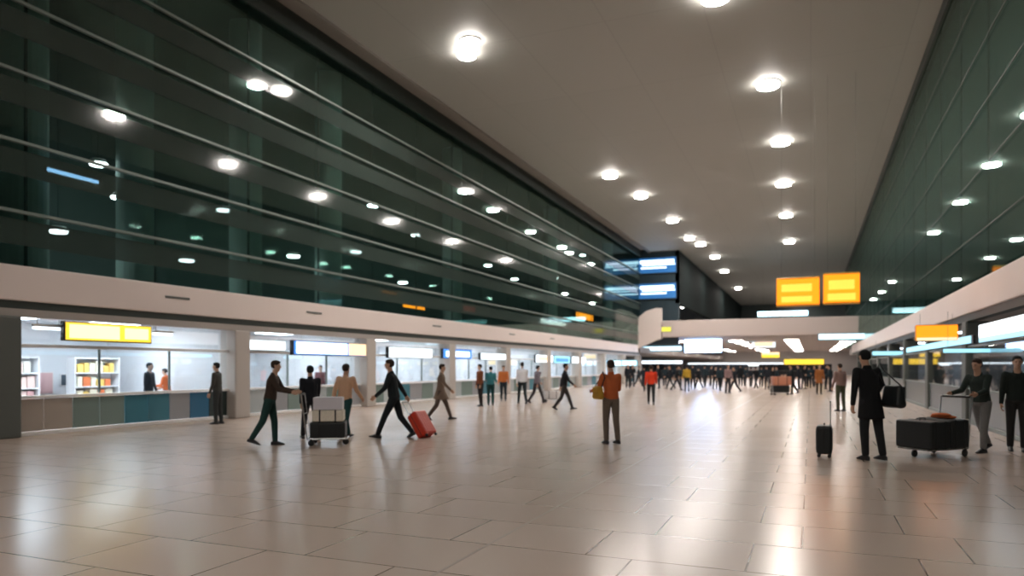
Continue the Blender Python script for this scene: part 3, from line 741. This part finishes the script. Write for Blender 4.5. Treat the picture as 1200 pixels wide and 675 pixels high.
# heading helpers: screen-left / screen-right / away / towards, measured in the hall frame
AWAY = math.degrees(TH); LEFT = AWAY + 90; RIGHT = AWAY - 90; NEAR = AWAY + 180
DKBROWN = (.045, .03, .024); BLK = (.012, .013, .015); BLOND = (.35, .24, .12)

# the dark figure at the right
man, hm = person(foot(1020, 539), AWAY + 12, 'lean', 'tall person in a black coat seen from behind beside a small black suitcase', BLK, (.02, .022, .025), BLK, H=1.90, coat='short', hi=True)
# traveller behind the loaded trolley
tp, ht = person(foot(1150, 530), AWAY + 112, 'push', 'dark haired person in a dark green top pushing the trolley with the big black cases', (.035, .05, .045), (.20, .20, .20), DKBROWN, H=1.76, hi=True, skin=0)
person(foot(1192, 529), NEAR - 30, 'stand', 'person in black standing at the right edge of the photo behind the trolley pusher', (.02, .028, .025), (.03, .03, .03), BLK, H=1.80, hi=True)
# orange jacket in the middle
op, ho = person(foot(716, 520), AWAY + 20, 'carry', 'person in a rust orange jacket and taupe trousers alone in the middle of the floor', (.60, .15, .05), (.17, .135, .11), DKBROWN, H=1.74, hi=True)
# man with the red suitcase
rp, hr = person(foot(462, 513), LEFT, 'pull', 'striding man in black pulling a red suitcase', (.015, .022, .026), (.015, .02, .024), DKBROWN, H=1.84, hi=True)
person(foot(404, 514), AWAY - 20, 'walk', 'person in a peach top and teal trousers left of the man with the red suitcase', (.72, .45, .30), (.02, .07, .075), DKBROWN, H=1.72, hi=True, style='bun')
ap, ha = person(foot(316, 522), RIGHT + 8, 'push', 'person in a dark brown coat and teal trousers pushing the trolley with the white box', (.055, .038, .03), (.02, .06, .055), DKBROWN, H=1.74, hi=True, skin=1)
person(foot(364, 515), AWAY + 30, 'walk', 'person in a black jacket on the right of the trolley with the white box', (.015, .016, .022), (.02, .022, .028), BLK, H=1.68, hi=True)
person(foot(516, 492), RIGHT, 'walk', 'person in a taupe coat walking behind the red suitcase', (.22, .16, .125), (.12, .09, .075), DKBROWN, H=1.74, coat='short')
person(foot(563, 476), LEFT + 30, 'stand', 'person in a dark rust coat standing at the left shops beside one in teal', (.22, .07, .03), (.03, .025, .025), BLK, H=1.70)
person(foot(575, 475), AWAY, 'stand_bent', 'person in a teal jacket standing at the left shops', (.04, .20, .23), (.015, .06, .06), BLK, H=1.62)
person(foot(590, 470), NEAR, 'stand', 'person in an orange jacket between the teal jacket and the white shirt', (.62, .18, .05), (.03, .04, .05), DKBROWN, H=1.66)
person(foot(612, 473), AWAY + 10, 'walk', 'person in a white shirt and black trousers before the left shops', (.72, .72, .76), (.02, .03, .035), DKBROWN, H=1.86)
person(foot(629, 472), RIGHT + 30, 'walk_b', 'person in a grey violet jacket right of the white shirted one', (.20, .17, .20), (.05, .045, .05), BLK, H=1.72)
person(foot(661, 480), RIGHT, 'walk', 'person in a black jacket with dark red scarf tone left of the rust orange jacket', (.02, .02, .025), (.05, .045, .045), BLK, H=1.78)
person(foot(763, 474), AWAY - 10, 'walk', 'person in a bright red jacket and black trousers before the far crowd', (.78, .06, .02), (.03, .03, .03), DKBROWN, H=1.72)
person(foot(985, 482), AWAY + 15, 'stand', 'person in a mauve brown jacket just left of the tall figure in the black coat', (.27, .17, .15), (.07, .075, .045), DKBROWN, H=1.72)
person(foot(960, 462), NEAR, 'stand', 'person in a brown orange coat at the right end of the far crowd', (.36, .13, .04), (.05, .04, .03), DKBROWN, H=1.74, coat='short')
person(foot(805, 459), AWAY, 'stand', 'person in a mustard yellow jacket in the far crowd below the white screen', (.52, .33, .04), (.02, .03, .04), BLK, H=1.70)
person(foot(853, 461), NEAR + 20, 'stand', 'person in a dusty mauve jacket in the middle of the far crowd', (.30, .20, .20), (.03, .03, .035), BLK, H=1.74)
person(foot(929, 462), LEFT, 'push', 'person in black behind the salmon coloured case in the far crowd', (.015, .02, .025), (.015, .018, .02), BLK, H=1.76)
random.seed(11)
TAKEN = [o.location.copy() for o in COL.objects if o.get('category') == 'person'] + [Vector((*foot(914, 463), 0)) + Vector((0, k, 0)) for k in (-.5, .5)] + [Vector((*foot(914, 463), 0)) + Vector((k, 0, 0)) for k in (-.9, .9)]
kinds = ['stand', 'stand_bent', 'walk', 'walk_b']
xs = [736, 741, 748, 755, 772, 779, 786, 793, 799, 812, 819, 826, 832, 838, 844, 861, 867, 873, 880, 886, 892, 899, 905, 911, 936, 942, 948, 954, 968, 973]
for i, x in enumerate(xs):
    y = 452 + 7 * random.random()
    if 836 < x < 870: y += 4
    for _ in range(60):
        q = foot(x, y)
        if all((Vector((*q, 0)) - v).length > 1.0 for v in TAKEN): break
        y = 451.5 + 9 * random.random(); x += random.uniform(-3, 3)
    TAKEN.append(Vector((*q, 0)))
    person(q, random.choice([AWAY, LEFT, RIGHT, NEAR]) + random.uniform(-30, 30), kinds[i % 4], 'traveller in black or navy clothing in the distant crowd under the bridge',
           [(.018, .022, .03), (.012, .014, .018), (.02, .035, .045)][i % 3], [(.015, .018, .022), (.03, .03, .035)][i % 2], BLK, H=random.uniform(1.62, 1.82), group='dark clothed crowd at the far end of the hall')
person(foot(255, 497), LEFT, 'stand', 'person in dark grey clothes standing by the pale pier right of the first shop', (.06, .06, .055), (.04, .045, .045), BLK, H=1.72)
# people seen through the shop fronts
person((on_x(174, 470, -18.2).x, on_x(174, 470, -18.2).y), RIGHT, 'stand', 'person in dark clothes inside the first shop, right of its middle mullion', (.03, .035, .045), (.03, .04, .05), BLK, H=1.72)
person((on_x(196, 470, -19.0).x, on_x(196, 470, -19.0).y), LEFT, 'stand_bent', 'person in a bright orange top inside the first shop', (.75, .16, .04), (.03, .06, .12), DKBROWN, H=1.55)
person((on_x(376, 470, -18.4).x, on_x(376, 470, -18.4).y), NEAR, 'stand', 'person in a dull maroon top inside the second shop', (.16, .05, .06), (.05, .06, .07), BLK, H=1.66)

# ------------------------------------------------------------------ luggage
def suitcase(name, pos, rz, w, d, h, m, label, tilt=0, handle=.38, cat='suitcase', legs=True, trim=None, M0=None):
    """upright case, origin at the bottom between its wheels; tilt in degrees about its local X"""
    t = empty(name, pos, 0); tag(t, label, cat)
    t.rotation_euler = Euler((R(tilt), 0, rz), 'XYZ')
    if M0 is not None: t.matrix_world = M0
    zb = .06
    bm = B(); box(bm, (-w / 2, -d / 2, zb), (w / 2, d / 2, zb + h), min(.045, d * .2), 3); sh = obj('shell', bm, m, t, smooth=False)
    bm = B()
    for k in range(5):
        x = -w / 2 + w * (k + .8) / 5.6
        for s in (-1, 1): box(bm, (x - .012, s * d / 2 - .006, zb + .07), (x + .012, s * d / 2 + .006, zb + h - .07), .004)
    obj('rib', bm, m, sh)
    bm = B(); box(bm, (-w / 2 - .003, -.008, zb + .02), (w / 2 + .003, .008, zb + h + .003), .003); obj('zip_band', bm, trim or M_BLACK, t)
    for sx in (-1, 1):
        for sy in (-1, 1):
            bm = B(); bmesh.ops.create_cone(bm, cap_ends=True, segments=14, radius1=.03, radius2=.03, depth=.025, matrix=Matrix.Translation((sx * (w / 2 - .05), sy * (d / 2 - .045), .03)) @ Matrix.Rotation(R(90), 4, 'Y'))
            box(bm, (sx * (w / 2 - .05) - .018, sy * (d / 2 - .045) - .018, .035), (sx * (w / 2 - .05) + .018, sy * (d / 2 - .045) + .018, zb + .005), .004)
            obj('wheel', bm, M_BLACK, t)
    bm = B(); tube(bm, [(-.07, 0, zb + h), (-.065, 0, zb + h + .035), (.065, 0, zb + h + .035), (.07, 0, zb + h)], .011, 8); obj('carry_handle', bm, M_BLACK, t)
    if handle > 0:
        bm = B(); tube(bm, [(-w * .25, -d / 2 + .03, zb + h - .02), (-w * .25, -d / 2 + .03, zb + h + handle)], .008, 8)
        tube(bm, [(w * .25, -d / 2 + .03, zb + h - .02), (w * .25, -d / 2 + .03, zb + h + handle)], .008, 8)
        tube(bm, [(-w * .27, -d / 2 + .03, zb + h + handle), (w * .27, -d / 2 + .03, zb + h + handle)], .016, 8)
        obj('pull_handle', bm, M_STEEL, t)
    return t
RED = mat('red_shell', (.62, .045, .02), .4, spec=.5, noise=.08, nscale=20)
BLKS = mat('black_shell', (.012, .016, .018), .45, noise=.15, nscale=30)
SALM = mat('salmon_shell', (.58, .24, .15), .45)
# small black suitcase at the left of the tall figure
p = ground(966, 535); suitcase('suitcase', (p.x, p.y, 0), R(AWAY) + R(65), .40, .26, .50, BLKS, 'small upright black suitcase left of the tall person in the black coat', handle=.42)
# red suitcase, tilted, dragged behind the striding man
hx = hr('r'); rc = Vector((CT, ST, 0))
base = ground(503, 513); dvec = Vector((hx.x - base.x, hx.y - base.y, 0)); tilt = math.degrees(math.atan2(dvec.length, hx.z))
rz = math.atan2(dvec.x, -dvec.y)      # local -Y leans to the hand
case = suitcase('suitcase', (base.x, base.y, 0), rz, .44, .27, .60, RED, 'bright red wheeled suitcase tilted behind the striding man in black', tilt=min(38, tilt), handle=max(.2, math.hypot(dvec.length, hx.z) - .68))

def trolley(pos, rz, label, L=.95, W=.55, Hh=1.0):
    t = empty('luggage_trolley', pos, rz); tag(t, label, 'luggage trolley')
    bm = B()
    tube(bm, [(-W / 2, -L / 2, .14), (-W / 2, L / 2, .14), (W / 2, L / 2, .14), (W / 2, -L / 2, .14), (-W / 2, -L / 2, .14)], .016, 8)
    for k in range(5): y = -L / 2 + L * (k + .5) / 5; tube(bm, [(-W / 2, y, .145), (W / 2, y, .145)], .010, 6)
    obj('base_frame', bm, M_STEEL, t)
    bm = B(); tube(bm, [(-W / 2, -L / 2, .14), (-W / 2, -L / 2 - .12, Hh), (W / 2, -L / 2 - .12, Hh), (W / 2, -L / 2, .14)], .016, 8)
    for z in (.4, .65): tube(bm, [(-W / 2, -L / 2 - .03 - z * .06, z), (W / 2, -L / 2 - .03 - z * .06, z)], .010, 6)
    obj('upright_frame', bm, M_STEEL, t)
    bm = B(); tube(bm, [(-W / 2 + .03, -L / 2 - .12, Hh), (W / 2 - .03, -L / 2 - .12, Hh)], .024, 10); obj('grip', bm, M_BLACK, t)
    for (x, y) in ((-W / 2, -L / 2 + .08), (W / 2, -L / 2 + .08), (0, L / 2 - .04)):
        bm = B(); bmesh.ops.create_cone(bm, cap_ends=True, segments=16, radius1=.062, radius2=.062, depth=.03, matrix=Matrix.Translation((x, y, .062)) @ Matrix.Rotation(R(90), 4, 'Y'))
        box(bm, (x - .024, y - .02, .06), (x + .024, y + .02, .14), .004)
        obj('wheel', bm, M_BLACK, t)
    return t
def rest(name, t, lo, hi, m, label, cat, bev=.03, strap=True, handle=True):
    """a thing standing on the trolley t, given in the trolley's own axes"""
    M = Matrix.Translation(t.location) @ Matrix.Rotation(t.rotation_euler.z, 4, 'Z')
    c = Vector(((lo[0] + hi[0]) / 2, (lo[1] + hi[1]) / 2, lo[2]))
    e = empty(name, M @ c, t.rotation_euler.z); tag(e, label, cat)
    a = Vector(lo) - c; b = Vector(hi) - c
    bm = B(); box(bm, a, b, bev, 3); obj('body', bm, m, e)
    if strap:
        for y in (a.y * .5, b.y * .5):
            bm = B(); box(bm, (a.x - .005, y - .015, a.z + .0), (b.x + .005, y + .015, b.z + .005), .003); obj('strap', bm, M_BLACK, e)
    if handle:
        bm = B(); tube(bm, [(0, a.y * .3, b.z - .005), (0, a.y * .25, b.z + .05), (0, b.y * .25, b.z + .05), (0, b.y * .3, b.z - .005)], .012, 8); obj('handle', bm, M_BLACK, e)
    return e
# loaded trolley of the right hand traveller, pushed to the left
hL, hR_ = ht('l'), ht('r'); hc = (hL + hR_) / 2
hd = R(AWAY + 112); f = Vector((-math.sin(hd), math.cos(hd), 0))
t = trolley((hc.x + f.x * .74, hc.y + f.y * .74, 0), hd, 'steel luggage trolley loaded with big black cases at the right', L=1.0, W=.6, Hh=hc.z - .03)
rest('suitcase', t, (-.36, -.46, .158), (.36, .0, .66), BLKS, 'big black case lying on the right trolley, nearer its grip', 'suitcase', handle=False)
rest('suitcase', t, (-.36, .02, .158), (.36, .50, .64), BLKS, 'big black case lying on the front end of the right trolley', 'suitcase')
M = Matrix.Translation(t.location) @ Matrix.Rotation(t.rotation_euler.z, 4, 'Z')
bm = B(); hull(bm, ((-.12, -.3, .03), (.12, .10, .03)), ((.1, -.28, .03), (.13, .12, .03))); hull(bm, ((-.05, -.22, .07), (.16, .07, .035)), ((.12, -.25, .06), (.06, .08, .03)))
oj = link('folded_jacket', remesh(bm, .012, 2)); setmat(oj, fabric((.62, .15, .05))); oj.matrix_world = M @ Matrix.Translation((0, .02, .665)); tag(oj, 'folded orange jacket on top of the black case by the trolley grip', 'jacket')
# trolley with white box and cream bag
hL, hR_ = ha('l'), ha('r'); hc = (hL + hR_) / 2
hd = R(RIGHT + 8); f = Vector((-math.sin(hd), math.cos(hd), 0))
t = trolley((hc.x + f.x * .62, hc.y + f.y * .62, 0), hd, 'steel luggage trolley stacked with a cream bag and a white box', L=.78, W=.5, Hh=hc.z - .03)
rest('travel_bag', t, (-.26, -.34, .158), (.26, .36, .48), BLKS, 'dark travel bag at the bottom of the stack on the left trolley', 'bag', handle=False)
rest('travel_bag', t, (-.24, -.30, .485), (.24, .32, .72), fabric((.80, .74, .64)), 'cream travel bag on the left trolley below the white box', 'bag', handle=False)
rest('white_box', t, (-.2, -.28, .725), (.2, .3, .98), mat('white_box_paint', (.70, .68, .76), .5), 'pale lilac white box on top of the stack on the left trolley', 'box', bev=.012, strap=False, handle=False)
# white bag held over the red suitcase: a small trolley of the taupe coated traveller
p = ground(488, 507)
# yellow shoulder bag of the orange jacketed person
o_f = R(AWAY + 20)
def shoulder_bag(owner, side, m, label, w=.36, h=.28, d=.13, z=.86, off=.27, back=0.0, strap_z=1.44):
    s = owner.scale[0]; rzz = owner.rotation_euler.z
    M = Matrix.Translation(owner.location) @ Matrix.Rotation(rzz, 4, 'Z')
    e = empty('shoulder_bag', M @ Vector((side * off, back, z)), rzz); tag(e, label, 'bag')
    bm = B(); hull(bm, ((0, -w * .40, h * .16), (d * .5, w * .10, h * .16)), ((0, w * .40, h * .16), (d * .5, w * .10, h * .16)), ((0, -w * .34, h * .86), (d * .30, w * .10, h * .12)), ((0, w * .34, h * .86), (d * .30, w * .10, h * .12)))
    bd = link('body', remesh(bm, .012, 3), e); setmat(bd, m)
    bm = B(); box(bm, (side * d * .28, -w * .36, h * .45), (side * (d * .5 + .006), w * .36, h - .03), .02, 3); obj('flap', bm, m, e)
    bm = B(); x = -side * (off - .19)
    tube(bm, [(0, -w / 2 + .03, h - .03), (x, -.09 - back, strap_z - z - .06), (x, 0 - back, strap_z - z + .06), (x, .09 - back, strap_z - z - .06), (0, w / 2 - .03, h - .03)], .012, 6); obj('strap', bm, M_BLACK, e)
    return e
shoulder_bag(op, -1, fabric((.50, .28, .04)), 'mustard yellow shoulder bag at the left hip of the orange jacketed person', z=.93, off=.30, w=.36, h=.28)
shoulder_bag(man, 1, BLKS, 'big black shoulder bag at the right side of the tall person in the black coat', w=.44, h=.40, d=.2, z=.90, off=.29, back=-.20, strap_z=1.60)
# salmon case on a low trolley in the crowd
p = ground(914, 463)
t = trolley((p.x, p.y, 0), R(RIGHT), 'luggage trolley carrying a salmon case in the far crowd', L=.95, W=.5, Hh=.98)
rest('suitcase', t, (-.26, -.46, .158), (.26, .46, .55), BLKS, 'black case under the salmon one on the far trolley', 'suitcase', handle=False)
rest('suitcase', t, (-.27, -.44, .56), (.27, .55, 1.06), SALM, 'salmon coloured case stacked highest on the far trolley', 'suitcase', handle=False)
p = ground(646, 471)
t = trolley((p.x, p.y, 0), R(RIGHT + 10), 'luggage trolley with a white case between the grey violet jacket and the person in black', L=.8, W=.5)
rest('suitcase', t, (-.22, -.33, .158), (.22, .36, .50), mat('white_case', (.72, .70, .70), .4), 'white case on the trolley left of the person in the black jacket', 'suitcase', handle=False)

# ------------------------------------------------------------------ world, camera
w = bpy.data.worlds.new('night'); SC.world = w; w.use_nodes = True
w.node_tree.nodes['Background'].inputs[0].default_value = (0.010, 0.012, 0.014, 1); w.node_tree.nodes['Background'].inputs[1].default_value = 1
cam = bpy.data.cameras.new('camera'); co = bpy.data.objects.new('camera', cam); COL.objects.link(co)
co.location = (0, 0, EYE); co.rotation_euler = (R(90), 0, TH)
cam.sensor_width = 36; cam.lens = 36 * F / 1200.0; cam.shift_y = (HZ - 337.5) / 1200.0
cam.dof.use_dof = True; cam.dof.focus_distance = 7.0; cam.dof.aperture_fstop = 1.0
cam.clip_end = 400; cam.clip_start = .05
SC.camera = co
SC.view_settings.view_transform = 'Standard'; SC.view_settings.look = 'None'; SC.view_settings.gamma = 1
SC.view_settings.use_curve_mapping = False; SC.view_settings.exposure = 0.72
